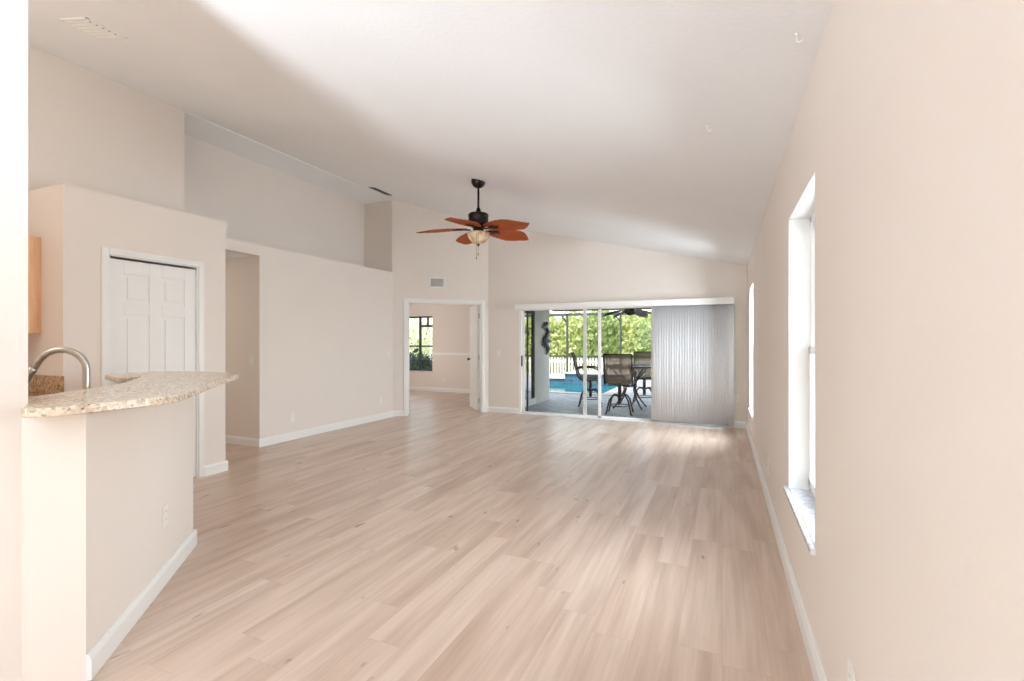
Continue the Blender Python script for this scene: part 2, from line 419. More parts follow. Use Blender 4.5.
# casing, jamb
def casing(u0, u1, z, w, t=.018):
    c = MB(); c.box((u0-w, -t, 0), (u0, 0, z+w)).box((u1, -t, 0), (u1+w, 0, z+w)).box((u0, -t, z), (u1, 0, z+w)); return c
d2 = empty('door_2', (A.x+du.x*U0, A.y+du.y*U0, 0)); struct(d2, 'open white bedroom double door in the diagonal wall', 'door')
d2.rotation_euler = (0, 0, math.atan2(du.y, du.x))
c = casing(0, U1-U0, DZ, .062); c.build('casing', M['trim'], d2, .005)
j = MB().box((-.001, -.002, 0), (.016, .122, DZ)).box((U1-U0-.016, -.002, 0), (U1-U0+.001, .122, DZ)).box((0, -.002, DZ-.016), (U1-U0, .122, DZ))
j.build('jamb', M['trim'], d2)
def panel_door(w, h, t=.035):
    """six panel slab, hinge side at x=0, faces at y=0 and y=t"""
    s = MB().box((0, .011, 0), (w, t-.011, h))
    m_, st = .11 * w / .75, .11 * w / .75
    rails = [(0, .2), (.78, .93), (1.52, 1.63), (h-.115, h)]
    cw = (w - 2*m_ - st) / 2
    for y0, y1 in ((0, .011), (t-.011, t)):
        s.box((0, y0, 0), (m_, y1, h)).box((w-m_, y0, 0), (w, y1, h)).box((m_+cw, y0, 0), (m_+cw+st, y1, h))
        for a_, b_ in rails: s.box((m_, y0, a_), (m_+cw, y1, b_)).box((m_+cw+st, y0, a_), (w-m_, y1, b_))
        for k in range(3):
            za, zb = rails[k][1], rails[k+1][0]
            for xa in (m_, m_+cw+st):
                g = .030; ya = y0+.003 if y0 == 0 else y0-.001
                s.box((xa+g, ya, za+g), (xa+cw-g, ya+.009, zb-g))
    return s
leafw = (U1-U0)/2 - .018
def hinges(parent, x, y, h):
    for z in (.2, 1.0, 1.78):
        MB().tube([(x, y, z-.045), (x, y, z+.045)], .008, 8).build('hinge', M['brass'], parent)
lf = panel_door(leafw, 1.985).build('door_leaf', M['door'], d2, .0025)
lf.location = (U1-U0-.018, .122, .008); lf.rotation_euler = (0, 0, R(88))
hinges(lf, -.006, .0, 2)
k = MB().lathe([(.006, 0), (.012, .004), (.010, .02), (.022, .032), (.027, .045), (.022, .058), (.005, .062)], seg=16)
k.xf(Matrix.Translation((leafw-.055, 0.035, .95)) @ Matrix.Rotation(R(-90), 4, 'X')).build('door_knob', M['dark'], lf)
k = MB().lathe([(.006, 0), (.012, .004), (.010, .02), (.022, .032), (.027, .045), (.022, .058), (.005, .062)], seg=16)
k.xf(Matrix.Translation((leafw-.055, 0, .95)) @ Matrix.Rotation(R(90), 4, 'X')).build('door_knob', M['dark'], lf)
lf2 = panel_door(leafw, 1.985).build('door_leaf', M['door'], d2, .0025)
lf2.location = (.018+.035, .122, .008); lf2.rotation_euler = (0, 0, R(96))
hinges(lf2, -.0, .04, 2)

# ------------------------------------------------------------------ left wall, plant shelf, niche, hall
b = MB()
b.box((LX-.12, 4.25, -.1), (LX, 6.93, 2.51))
b.box((LX-.12, 3.33, 2.375), (LX, 4.25, 2.51))
b.box((-5.96, 3.36, 2.44), (LX-.12, 6.93, 2.51))
struct(b.build('wall_left', M['paint']), 'beige left wall topped by the long plant shelf ledge', 'wall')
b = MB().box((-6.0, 3.30, 2.51), (-5.88, 6.95, 3.80)).box((-5.90, 6.90, 2.40), (LX+.005, 7.02, 3.82)).box((-6.0, 3.22, 2.40), (-5.40, 3.36, 3.98))
struct(b.build('wall_niche', M['paint']), 'beige back wall of the recess above the plant shelf', 'wall')
b = MB().box((-8.1, 4.25, -.1), (LX-.12, 4.36, 2.44)).box((-8.2, 3.2, -.1), (-8.08, 4.36, 2.44)).box((-8.1, 3.22, -.1), (-5.42, 3.335, 2.44))
struct(b.build('wall_hall', M['paint']), 'beige wall of the dim hallway behind the pantry', 'wall')

# ------------------------------------------------------------------ kitchen and pantry walls
struct(MB().box((-5.42, BACK, -.1), (-5.30, 3.36, 3.83)).build('wall_kitchen', M['paint']), 'tall beige kitchen wall rising behind the pantry box', 'wall')
PX, PY0, PY1, PZ = -4.62, 2.02, 3.335, 2.52
DY0, DY1, PDZ = 2.315, 3.056, 2.024
b = MB()
b.box((PX-.11, PY0, -.1), (PX, DY0, PZ)).box((PX-.11, DY1, -.1), (PX, PY1, PZ)).box((PX-.11, DY0, PDZ), (PX, DY1, PZ))
b.box((-5.31, PY0, -.1), (PX-.11, PY0+.11, PZ)).box((-5.31, PY1-.11, -.1), (PX-.11, PY1, PZ)).box((-5.31, PY0+.11, PZ-.1), (PX-.11, PY1-.11, PZ))
struct(b.build('wall_pantry', M['paint']), 'beige pantry box with a flat top below the ceiling', 'wall')
d1 = empty('door_1', (PX, DY0, 0), R(90)); struct(d1, 'closed white six panel pantry door in white casing', 'door')
c = casing(0, DY1-DY0, PDZ, .052)
c.build('casing', M['trim'], d1, .005)
j = MB().box((-.001, -.002, 0), (.012, .11, PDZ)).box((DY1-DY0-.012, -.002, 0), (DY1-DY0+.001, .11, PDZ)).box((0, -.002, PDZ-.008), (DY1-DY0, .11, PDZ))
j.build('jamb', M['trim'], d1)
lf = panel_door(DY1-DY0-.03, 1.984).build('door_leaf', M['door'], d1, .0025); lf.location = (.015, .012, .012)
k = MB().lathe([(.006, 0), (.012, .004), (.010, .02), (.022, .032), (.027, .045), (.022, .058), (.005, .062)], seg=16)
k.xf(Matrix.Translation((.055, 0, .93)) @ Matrix.Rotation(R(90), 4, 'X')).build('door_knob', M['brass'], lf)

# near wall and back wall
struct(MB().box((-2.75, BACK, -.1), (-2.45, .944, 1.036)).box((-2.75, BACK, 1.036), (-2.45, .963, 3.2)).build('wall_near', M['paint']), 'pale wall end close to the camera beside the bar', 'wall')
b = MB()
def bz(x): return cz(x) + .05
for xa, xb, za, zb in ((-5.42, -2.3, -.1, None), (-2.3, .15, -.1, .2), (-2.3, .15, 2.75, None), (.15, WX+.05, -.1, None)):
    b.prism([(xa, za), (xb, za), (xb, zb or bz(xb)), (xa, zb or bz(xa))], 'y', BACK-.15, BACK)
struct(b.build('wall_back', M['paint']), 'beige wall with an added window opening behind the camera', 'wall')
struct(MB().box((-5.4, -6.2, 2.85), (.55, -3.36, 2.95)).build('ceiling_sun_block', M['stucco']), 'unseen slab added to block the sun outside the opening behind the camera', 'ceiling')  # unseen slab added to keep sun off the floor behind the camera
w4 = empty('window_4', (-1.075, BACK-.1, .2)); struct(w4, 'wide unseen window added behind the camera for fill light', 'window')  # invented window, added so the front fill can enter
f = MB()
for xa, xb in ((-1.225, -1.165), (-.43, -.37), (.37, .43), (1.165, 1.225)): f.box((xa, -.03, 0), (xb, .03, 2.55))
f.box((-1.225, -.03, 0), (1.225, .03, .06)).box((-1.225, -.03, 2.49), (1.225, .03, 2.55)); f.build('window_frame', M['vinyl'], w4)
MB().box((-1.17, -.004, .05), (1.17, .004, 2.5)).build('pane', M['glass'], w4)

# ------------------------------------------------------------------ bar: knee wall, worktop
P0 = Vector((-2.25, 1.054)); es = Vector((-.663, .749)); et = Vector((-.749, -.663)); BL = 1.30
def bl(s_, t_): v = P0 + es*s_ + et*t_; return (v.x, v.y)
b = MB(); b.prism([bl(0, 0), bl(BL, 0), bl(BL, .13), bl(.17, .13)], 'z', -.02, 1.036)
b.prism([(-2.25, 1.054), (-2.45, .944), (-2.78, .944), (-2.78, 1.19), (-2.46, 1.19), (-2.46, 1.096)], 'z', -.02, 1.036)
struct(b.build('wall_bar', M['paint']), 'low diagonal half wall carrying the granite bar top', 'wall')
top = [(-2.21, .965), (-2.225, .92), (-2.26, .895), (-2.305, .888), (-2.445, .957), (-2.72, .962), (-2.74, 1.08), (-3.17, 1.66), (-3.70, 2.06),
       (-3.63, 1.88), (-4.05, 2.01), (-4.14, 2.09), (-4.17, 2.22), (-4.155, 2.40), (-4.10, 2.47), (-3.98, 2.51), (-3.78, 2.535), (-3.53, 2.545), (-3.40, 2.53), (-3.29, 2.49), (-3.22, 2.42),
       (-2.98, 2.155), (-2.72, 1.885), (-2.50, 1.665), (-2.33, 1.49), (-2.25, 1.40), (-2.215, 1.33), (-2.205, 1.25)]
tag(MB().prism(top, 'z', 1.036, 1.070).build('granite_bar_top', M['granite'], bevel=.006, seg=3), 'polished cream granite bar top curving over the diagonal half wall', 'countertop')

# sink counter behind the bar
sc = empty('sink_counter', (*bl(.6, .45), 0)); sc.rotation_euler = (0, 0, math.atan2(es.y, es.x)); tag(sc, 'kitchen sink counter on the hidden side of the diagonal bar', 'counter')
# local frame: x along es, y along et (away from the room)
def lb(a, bb): return ((a[0]-.6, a[1]-.45, a[2]), (bb[0]-.6, bb[1]-.45, bb[2]))
b = MB()
scx = Matrix.Translation((*bl(.6, .45), 0)) @ Matrix.Rotation(math.atan2(es.y, es.x), 4, 'Z')
corner = [bl(.55, .42), bl(.55, .78), (-3.23, .3), (-2.80, .3), (-2.80, 1.20), bl(.20, .135)]
for pl in ([bl(.20, .135), bl(1.27, .135), bl(1.27, .42), bl(.55, .42)], [bl(1.15, .42), bl(1.27, .42), bl(1.27, .78), bl(1.15, .78)], [bl(.55, .70), bl(1.15, .70), bl(1.15, .78), bl(.55, .78)], corner): b.prism(pl, 'z', .87, .91)
b.xf(scx.inverted())
b.build('worktop', M['granite2'], sc)
b = MB(); b.prism([bl(.22, .14), bl(1.26, .14), bl(1.26, .745), bl(.57, .745), (-3.19, .32), (-2.81, .32), (-2.81, 1.20)], 'z', .10, .66)
b.prism([bl(.22, .14), bl(1.26, .14), bl(1.26, .68), bl(.60, .68), (-3.13, .32), (-2.81, .32), (-2.81, 1.20)], 'z', 0, .10)
b.prism([bl(1.17, .14), bl(1.26, .14), bl(1.26, .745), bl(1.17, .745)], 'z', .66, .87).prism([bl(.54, .44), bl(.54, .745), (-3.19, .32), (-2.81, .32), (-2.81, 1.20)], 'z', .66, .87)
b.xf(scx.inverted()).build('cabinet_body', M['maple'], sc)
b = MB()
b.box(*lb((.545, .415, .70), (1.155, .705, .71))).box(*lb((.545, .415, .71), (.555, .705, .912))).box(*lb((1.145, .415, .71), (1.155, .705, .912))).box(*lb((.545, .415, .71), (1.155, .425, .912))).box(*lb((.545, .695, .71), (1.155, .705, .912)))
b.build('sink_bowl', M['steel'], sc)
for a_ in (.59, .93):
    b = MB().box(*lb((a_, .745, .13), (a_+.32, .765, .84))).build('cabinet_door', M['maple'], sc, .004)

# faucet
fa = empty('kitchen_faucet', (-3.07, 1.44, .91)); fa.rotation_euler = (0, 0, math.atan2(et.y, et.x)); tag(fa, 'brushed nickel gooseneck faucet behind the granite bar top', 'faucet')
MB().lathe([(.001, 0), (.028, 0), (.028, .006), (.024, .012), (.022, .07), (.018, .085), (.017, .09)], seg=20).build('faucet_base', M['steel'], fa)
r = .106; zc = .25; pts = [(0, 0, .08), (0, 0, .15), (0, 0, zc)] + [(r-r*math.cos(R(a)), 0, zc + r*math.sin(R(a))) for a in range(10, 151, 10)]
e0 = pts[-1]; dr = (math.sin(R(150)), 0, math.cos(R(150)))
pts.append((e0[0]+dr[0]*.045, 0, e0[2]+dr[2]*.045))
MB().tube(pts, .0165, 14).build('spout', M['steel'], fa)
q = pts[-1]; hp = [(q[0]+dr[0]*t, 0, q[2]+dr[2]*t) for t in (0, .01, .05, .095, .10)]
hd = MB().tube(hp, [.0165, .019, .022, .026, .022], 16).build('spray_head', M['steel'], fa)
bx_, bz_ = q[0]+dr[0]*.05+.019, q[2]+dr[2]*.05+.012
MB().tube([(bx_-.006*0, 0, bz_+.02), (bx_+.012, 0, bz_-.018)], [.009, .011], 10).build('spray_button', M['dark'], hd)
MB().tube([(0, -.015, .05), (0, -.06, .06), (0, -.12, .10)], [.008, .007, .006], 10).build('lever', M['steel'], fa)

# wall cabinet and side counter by the pantry
uc = empty('wall_cabinet', (-5.115, 1.86, 1.37)); tag(uc, 'honey maple wall cabinet on the pantry side wall', 'cabinet')
MB().box((-.18, -.155, 0), (.18, .16, .76)).build('cabinet_body', M['maple'], uc, .003)
cd = MB().box((-.175, -.178, .006), (.175, -.157, .754)).box((-.175, -.184, .006), (-.12, -.178, .754)).box((.12, -.184, .006), (.175, -.178, .754)).box((-.12, -.184, .006), (.12, -.178, .06)).box((-.12, -.184, .70), (.12, -.178, .754)).build('cabinet_door', M['maple'], uc, .003)
MB().tube([(.14, -.184, .06), (.14, -.205, .06)], [.006, .012], 10).build('knob', M['brass'], cd)
kc = empty('base_counter', (-4.95, 1.70, 0)); tag(kc, 'brown granite counter against the pantry side wall', 'counter')
MB().box((-.345, -.32, .87), (.35, .318, .91)).build('worktop', M['granite2'], kc, .004)
MB().box((-.345, .278, .91), (.35, .318, 1.045)).build('backsplash', M['granite2'], kc, .003)
MB().box((-.34, -.28, .1), (.34, .315, .87)).box((-.34, -.22, 0), (.34, .315, .1)).build('cabinet_body', M['maple'], kc, .003)
MB().box((-.33, -.30, .13), (-.01, -.281, .84)).build('cabinet_door', M['maple'], kc, .003)
MB().box((.01, -.30, .13), (.33, -.281, .84)).build('cabinet_door', M['maple'], kc, .003)
ec = empty('end_cabinet', (-3.80, 2.10, 0)); tag(ec, 'small maple cabinet under the wide end of the granite bar top', 'cabinet')
MB().box((-.10, -.02, .1), (.10, .17, 1.035)).box((-.09, 0, 0), (.09, .16, .1)).build('cabinet_body', M['maple'], ec, .003)
MB().box((-.095, -.038, .12), (.095, -.021, 1.0)).build('cabinet_door', M['maple'], ec, .003)

# ------------------------------------------------------------------ baseboards
def board(poly, a, b, out, h=.10, t=.018):
    """a baseboard run from a to b, 'out' points into the room"""
    a, b, out = Vector(a), Vector(b), Vector(out); ln = (b-a).length; e = (b-a)/ln
    prof = [(0, 0), (t, 0), (t, h-.022), (t*.72, h-.012), (t*.6, h-.004), (t*.4, h), (0, h)]
    ra = [poly.bm.verts.new((a.x+out.x*u, a.y+out.y*u, z)) for u, z in prof]; rb = [poly.bm.verts.new((b.x+out.x*u, b.y+out.y*u, z)) for u, z in prof]
    poly.bm.faces.new(ra); poly.bm.faces.new(rb); n = len(prof)
    for i in range(n): poly.bm.faces.new((ra[i], ra[(i+1) % n], rb[(i+1) % n], rb[i]))
    return poly
def bb(name, runs, label):
    p = MB()
    for a, b, o in runs: board(p, a, b, o)
    struct(p.build(name, M['trim']), label, 'baseboard')
bb('baseboard_right', [((WX, BACK), (WX, FY), (-1, 0))], 'white baseboard along the long right wall')
bb('baseboard_far', [((SX1+.01, FY), (WX-.018, FY), (0, -1)), ((B.x+.0, FY), (SX0-.012, FY), (0, -1))], 'white baseboard beside the sliding glass door')
bb('baseboard_left', [((LX, 4.25-.018), (LX, 6.90), (1, 0))], 'white baseboard along the left wall to the doorway')
bb('baseboard_diagonal', [(A, A+du*(U0-.063), -dn), (A+du*(U1+.063), B, -dn)], 'white baseboard pieces on the diagonal doorway wall')
bb('baseboard_hall', [((-8.0, 4.25), (LX, 4.25), (0, -1))], 'white baseboard along the dim hallway wall')
bb('baseboard_pantry', [((PX, DY1+.053), (PX, PY1+.018), (1, 0)), ((PX, PY0), (PX, DY0-.053), (1, 0)), ((-5.1, PY1), (PX, PY1), (0, 1))], 'white baseboard at the foot of the pantry box')
bb('baseboard_bar', [(bl(0, 0), bl(BL+.018, 0), -et), (bl(BL, -.018), bl(BL, .13), es)], 'white baseboard along the diagonal bar half wall')
bb('baseboard_bedroom', [((-9, 10.8), (-4.1, 10.8), (0, -1))], 'white baseboard on the bedroom back wall')

# ------------------------------------------------------------------ bedroom
BWY = 10.80; BX0, BX1, BZ0, BZ1 = -7.95, -6.98, .53, 1.975
b = MB()
b.box((-9.1, BWY, -.1), (BX0, BWY+.2, 2.7)).box((BX1, BWY, -.1), (-3.90, BWY+.2, 2.7)).box((BX0, BWY, -.1), (BX1, BWY+.2, BZ0)).box((BX0, BWY, BZ1), (BX1, BWY+.2, 2.7))
struct(b.build('wall_bedroom', M['paint']), 'tan bedroom back wall with a window, seen through the doorway', 'wall')
b = MB().box((-9.1, 6.9, -.1), (-8.95, 11.0, 2.7)).box((-9.1, 6.92, -.1), (LX-.15, 7.04, 2.7))
struct(b.build('wall_bedroom_side', M['paint']), 'hidden side walls of the bedroom', 'wall')
struct(MB().box((BX1+.02, BWY-.02, .955), (-4.05, BWY, 1.015)).build('trim_1', M['trim'], bevel=.004), 'white chair rail on the bedroom back wall', 'chair rail')
w3 = empty('window_3', ((BX0+BX1)/2, BWY+.12, BZ0)); struct(w3, 'bedroom window with backlit shade painted into its frame, looking onto greenery', 'window')
hw = (BX1-BX0)/2; hh = BZ1-BZ0; f = MB()
f.box((-hw, -.03, 0), (-hw+.04, .03, hh)).box((hw-.03, -.03, 0), (hw, .03, hh)).box((-hw, -.03, 0), (hw, .03, .04)).box((-hw, -.03, hh-.04), (hw, .03, hh)).box((-hw, -.025, hh*.45-.02), (hw, .025, hh*.45+.02))
f.build('window_frame', M['cage'], w3)  # white frame and mullion coloured dark, backlit shade put into the colour
g = MB().box((.0, -.02, .02), (.06, .02, hh-.02)).box((.06, -.02, hh*.80), (hw-.02, .02, hh*.80+.06)).box((.25, -.02, hh*.82), (.29, .02, hh-.03)).box((-hw, -.015, hh*.17), (hw, .015, hh*.17+.025))
g.build('mullion', M['cage'], w3)
MB().box((-hw+.02, -.004, .02), (hw-.02, .004, hh-.02)).build('pane', M['glass'], w3)
MB().box((-hw-.03, -.15, -.03), (hw+.03, -.03, 0)).build('window_sill', M['marble'], w3, .004)

# ------------------------------------------------------------------ sliding glass door
d3 = empty('door_3', ((SX0+SX1)/2, FY+.08, 0)); struct(d3, 'wide white sliding glass door to the pool patio', 'door')
cx = (SX0+SX1)/2; W_ = (SX1-SX0)/2
f = MB().box((-W_, -.08, 0), (-W_+.035, .08, SZ)).box((W_-.035, -.08, 0), (W_, .08, SZ)).box((-W_, -.08, SZ-.035), (W_, .08, SZ)).box((-W_, -.10, -.02), (W_, .09, .014))
f.build('door_frame', M['vinyl'], d3, .003)
def slider(xa, xb, y, st=.06):
    xa -= cx; xb -= cx; z0, z1 = .014, SZ-.035
    g = MB().box((xa, y-.014, z0), (xa+st, y+.014, z1)).box((xb-st, y-.014, z0), (xb, y+.014, z1)).box((xa, y-.014, z0), (xb, y+.014, z0+.03)).box((xa, y-.014, z1-.06), (xb, y+.014, z1))
    p = g.build('door_panel', M['vinyl'], d3, .003)
    MB().box((xa+st-.01, y-.003, z0+.05), (xb-st+.01, y+.003, z1-.05)).build('pane', M['glass'], p)
    return p
pA = slider(-3.335, -1.885, -.035, .05)
pB = slider(-2.205, -.985, 0.0)
pC = slider(-1.07, .09, .035)
h_ = MB().box((-3.345-cx, -.075, .86), (-3.315-cx, -.049, 1.05)); h_.build('handle', M['dark'], pA, .006)
g = MB(); xa = -3.25-cx
g.box((xa-.035, .056, .03), (xa, .074, SZ-.03)).box((xa-.04, .05, 1.42), (xa+.012, .08, 1.50))
g.build('screen_stile', M['cage'], d3, .003)

# ------------------------------------------------------------------ vertical blinds
vb = empty('vertical_blinds', (-1.62, FY-.07, 0)); tag(vb, 'white vertical blinds gathered at the right of the sliding door', 'blinds')
v = MB().box((-3.395+1.62, -.085, 1.868), (.158+1.62, -.068, 1.968)).box((-3.395+1.62, -.068, 1.868), (-3.378+1.62, .068, 1.968)).box((.141+1.62, -.068, 1.868), (.158+1.62, .068, 1.968)).box((-3.378+1.62, -.068, 1.955), (.141+1.62, .068, 1.968))
v.build('valance', M['trim'], vb, .004)
MB().box((-3.37+1.62, -.02, 1.90), (.135+1.62, .02, 1.953)).build('headrail', M['vinyl'], vb)
b = MB(); n = 29
for i in range(n):
    x = -.965 + 1.62 + i*(1.085/(n-1)); a = R(11 + random.uniform(-5, 5)); hwid = .0445
    rows = []
    for zz in (.05, 1.895):
        row = []
        for s_ in (-1, -.5, 0, .5, 1):
            bow = .007*(1-s_*s_)
            px_, py_ = s_*hwid*math.cos(a) - bow*math.sin(a), s_*hwid*math.sin(a) + bow*math.cos(a)
            row.append(b.bm.verts.new((x+px_, py_-.012, zz)))
        rows.append(row)
    for k in range(4):
        fc = b.bm.faces.new((rows[0][k], rows[0][k+1], rows[1][k+1], rows[1][k])); fc.smooth = True
vo = b.build('vanes', M['vane'], vb); so = vo.modifiers.new('thick', 'SOLIDIFY'); so.thickness = .0012
b = MB()
for i in range(64): b.lathe([(.0005, -.004), (.004, -.002), (.004, .002), (.0005, .004)], (-.985+1.62, -.05, .18+i*.026), 6)
b.tube([(-.985+1.62, -.05, .16), (-.985+1.62, -.05, 1.89)], .0012, 5)
b.build('bead_chain', M['gapdark'], vb)

# ------------------------------------------------------------------ ceiling fan
def leaf_blade(bw, L, r0, pitch, z, ang, droop=.0):
    """palm-leaf blade with raised midrib and carved veins, built along +x then turned"""
    s = MB(); nx, ny = 18, 8; vs_ = []
    for i in range(nx+1):
        t = i/nx
        wd = bw * (.28 + .72*math.sin(math.pi*min(1, t*.60+.10))**1.0) if t < .66 else bw*(.28+.72*math.sin(math.pi*(.66*.60+.10)))*(1-((t-.66)/.34)**1.5)
        row = []
        for j_ in range(ny+1):
            u = j_/ny*2-1; y = u*max(wd, .004)/2
            zz = -y*math.tan(pitch) + .010*(1-abs(u)) + .0025*math.sin((t*16+abs(u)*2.5)*math.pi) - droop*t*t
            row.append(s.bm.verts.new((r0+L*t + .03*abs(u)*math.sin(math.pi*t)*-1, y, zz)))
        vs_.append(row)
    for i in range(nx):
        for j_ in range(ny):
            fc = s.bm.faces.new((vs_[i][j_], vs_[i+1][j_], vs_[i+1][j_+1], vs_[i][j_+1])); fc.smooth = True
    bmesh.ops.solidify(s.bm, geom=s.bm.faces[:], thickness=.009)
    s.xf(Matrix.Translation((0, 0, z)) @ Matrix.Rotation(ang, 4, 'Z'))
    return s
def iron(pitch, z, ang, r0=.09, r1=.22):
    s = MB(); s.prism([(r0, -.022), (r1-.05, -.014), (r1-.02, -.045), (r1+.03, -.05), (r1+.015, -.012), (r1+.08, 0), (r1+.015, .012), (r1+.03, .05), (r1-.02, .045), (r1-.05, .014), (r0, .022)], 'z', -.012, -.003)
    for vv in s.bm.verts: vv.co.z += -vv.co.y*math.tan(pitch) if vv.co.x > r1-.06 else 0
    s.xf(Matrix.Translation((0, 0, z)) @ Matrix.Rotation(ang, 4, 'Z')); return s
cf = empty('ceiling_fan', (-2.54, 4.88, cz(-2.54))); tag(cf, 'dark bronze ceiling fan with orange brown leaf shaped wooden blades', 'fan')
til = Matrix.Rotation(math.atan(.238), 4, 'Y')
MB().lathe([(.001, .004), (.080, .004), (.080, -.010), (.074, -.036), (.052, -.064), (.03, -.078), (.001, -.080)], seg=28).xf(til).build('canopy', M['bronze'], cf)
MB().tube([(0, 0, -.07), (0, 0, -.36)], .0125, 14).build('downrod', M['bronze'], cf)
MB().lathe([(.013, -.30), (.022, -.315), (.028, -.345), (.055, -.362), (.105, -.372), (.116, -.385), (.118, -.40), (.112, -.405), (.112, -.485), (.118, -.49), (.112, -.505), (.07, -.525), (.05, -.53), (.001, -.531)], seg=32).build('motor_housing', M['bronze'], cf)
MB().lathe([(.001, -.525), (.058, -.528), (.062, -.56), (.055, -.575), (.09, -.583), (.09, -.592), (.001, -.594)], seg=28).build('switch_housing', M['bronze'], cf)
MB().lathe([(.001, -.588), (.122, -.588), (.126, -.597), (.118, -.635), (.095, -.675), (.06, -.703), (.02, -.715), (.001, -.716)], seg=32).build('light_bowl', M['bowl'], cf)
MB().lathe([(.001, -.712), (.016, -.714), (.016, -.722), (.008, -.73), (.01, -.738), (.001, -.748)], seg=14).build('finial', M['bronze'], cf)
for k_ in range(5):
    a = R(-158 + 72*k_)
    bl_ = leaf_blade(.35, .58, .13, R(7.5), -.548, a, .04).build('blade', M['blade'], cf)
    iron(R(7.5), -.548, a).build('blade_iron', M['bronze'], bl_, .002)
for dx, ln in ((.040, .14), (.062, .10)):
    pc = MB().tube([(dx*.6, -.055, -.575), (dx, -.125, -.62), (dx, -.125, -.74-ln)], .0018, 6).build('pull_chain', M['brass'], cf)
    MB().lathe([(.001, 0), (.004, -.003), (.006, -.02), (.004, -.032), (.001, -.034)], (dx, -.125, -.74-ln), 10).build('chain_fob', M['brass'], pc)

# ------------------------------------------------------------------ vents, hooks, outlets, switches
sl = Matrix.Rotation(math.atan(.238), 4, 'Y')
def vent(name, x, y, lx, ly, nsl, label, mat, along_y=False):
    """ceiling register lying in the sloping ceiling"""
    o = empty(name, (x, y, cz(x))); o.rotation_euler = (0, math.atan(.238), 0); tag(o, label, 'vent')
    MB().box((-lx/2, -ly/2, -.010), (-lx/2+.022, ly/2, .002)).box((lx/2-.022, -ly/2, -.010), (lx/2, ly/2, .002)).box((-lx/2, -ly/2, -.010), (lx/2, -ly/2+.022, .002)).box((-lx/2, ly/2-.022, -.010), (lx/2, ly/2, .002)).build('vent_frame', mat, o, .003)
    MB().box((-lx/2+.015, -ly/2+.015, -.0025), (lx/2-.015, ly/2-.015, .001)).build('duct_backing', M['gapdark'], o)
    s = MB()
    for i in range(nsl):
        if along_y:
            x_ = -lx/2+.03 + i*(lx-.06)/(nsl-1); s.prism([(x_-.010, -.003), (x_+.006, -.012), (x_+.008, -.011), (x_-.008, -.002)], 'y', -ly/2+.02, ly/2-.02)
        else:
            y_ = -ly/2+.03 + i*(ly-.06)/(nsl-1); s.prism([(y_-.012, -.003), (y_+.008, -.012), (y_+.010, -.011), (y_-.010, -.002)], 'x', -lx/2+.02, lx/2-.035)
    s.build('louvres', mat, o)
vent('ceiling_vent', -3.99, 1.91, .36, .24, 6, 'white louvred ceiling vent above the kitchen bar', M['trim'])
vent('ceiling_vent', -5.03, 6.28, .13, .42, 4, 'narrow dark ceiling vent beside the plant shelf niche', M['gapdark'], True)
def hook(x, y, label, r=.012):
    o = empty('ceiling_hook', (x, y, cz(x))); tag(o, label, 'hook')
    MB().lathe([(.001, .003), (r, .003), (r, -.004), (.004, -.007), (.001, -.007)], seg=14).xf(sl).build('hook_plate', M['plate'], o)
    MB().tube([(0, 0, -.005), (0, 0, -.02)] + [(.010-.010*math.cos(R(a)), 0, -.024-.010*math.sin(R(a))) for a in range(0, 200, 25)], .0025, 8).build('hook_curl', M['plate'], o)
hook(-.081, 2.987, 'white screw hook in the middle of the sloping ceiling', .012)
hook(.255, 2.09, 'small white screw hook in the ceiling close to the right wall', .006)

def plate_obj(kind, pos, nrm, label, group=None):
    """wall plate; local y points out of the wall"""
    o = empty('wall_outlet' if kind == 'outlet' else 'light_switch', pos, math.atan2(nrm[1], nrm[0]) - R(90))
    tag(o, label, 'outlet' if kind == 'outlet' else 'switch', group)
    MB().box((-.036, 0, -.058), (.036, .006, .058)).build('cover_plate', M['plate'], o, .003)
    if kind == 'outlet':
        for z in (-.022, .022):
            s = MB().prism([(.015*math.cos(R(a)), z + max(-.012, min(.012, .017*math.sin(R(a))))) for a in range(0, 360, 20)], 'y', .005, .0075).build('receptacle', M['vinyl'], o)
            MB().box((-.007, .0073, z-.002), (-.005, .0078, z+.007)).box((.005, .0073, z-.002), (.007, .0078, z+.007)).build('slots', M['dark'], s)
    else:
        MB().box((-.005, .005, -.012), (.005, .007, .012)).prism([(-.005, 0.0), (.012, .012), (.012, .016), (-.002, .012)], 'x', -.004, .004).build('toggle', M['vinyl'], o)
    return o
v = P0 + es*.81
plate_obj('outlet', (v.x, v.y, .36), -et, 'white outlet on the diagonal bar half wall')
plate_obj('outlet', (WX, 4.62, .32), (-1, 0), 'white outlet low on the right wall, the farther of two')
plate_obj('outlet', (WX, 4.36, .305), (-1, 0), 'white outlet low on the right wall, just past the near window')
plate_obj('outlet', (WX, 1.66, .325), (-1, 0), 'white outlet low on the right wall at the picture bottom')
plate_obj('outlet', (LX, 4.745, .29), (1, 0), 'beige white outlet on the left wall near the hallway corner')
plate_obj('outlet', (LX, 6.56, .31), (1, 0), 'beige white outlet on the left wall near its far corner')
plate_obj('switch', (LX, 6.77, 1.08), (1, 0), 'white light switch on the left wall near the bedroom doorway')
plate_obj('switch', (-5.40, 4.25, 1.07), (0, -1), 'white light switch on the dim hallway wall')
plate_obj('switch', (-3.78, FY, 1.09), (0, -1), 'white light switch between the bedroom doorway and sliding door')
plate_obj('outlet', (-6.62, BWY, .31), (0, -1), 'white outlet on the bedroom back wall under the chair rail')
plate_obj('outlet', (.19, FY, .45), (0, -1), 'white outlet on the far wall right of the blinds')
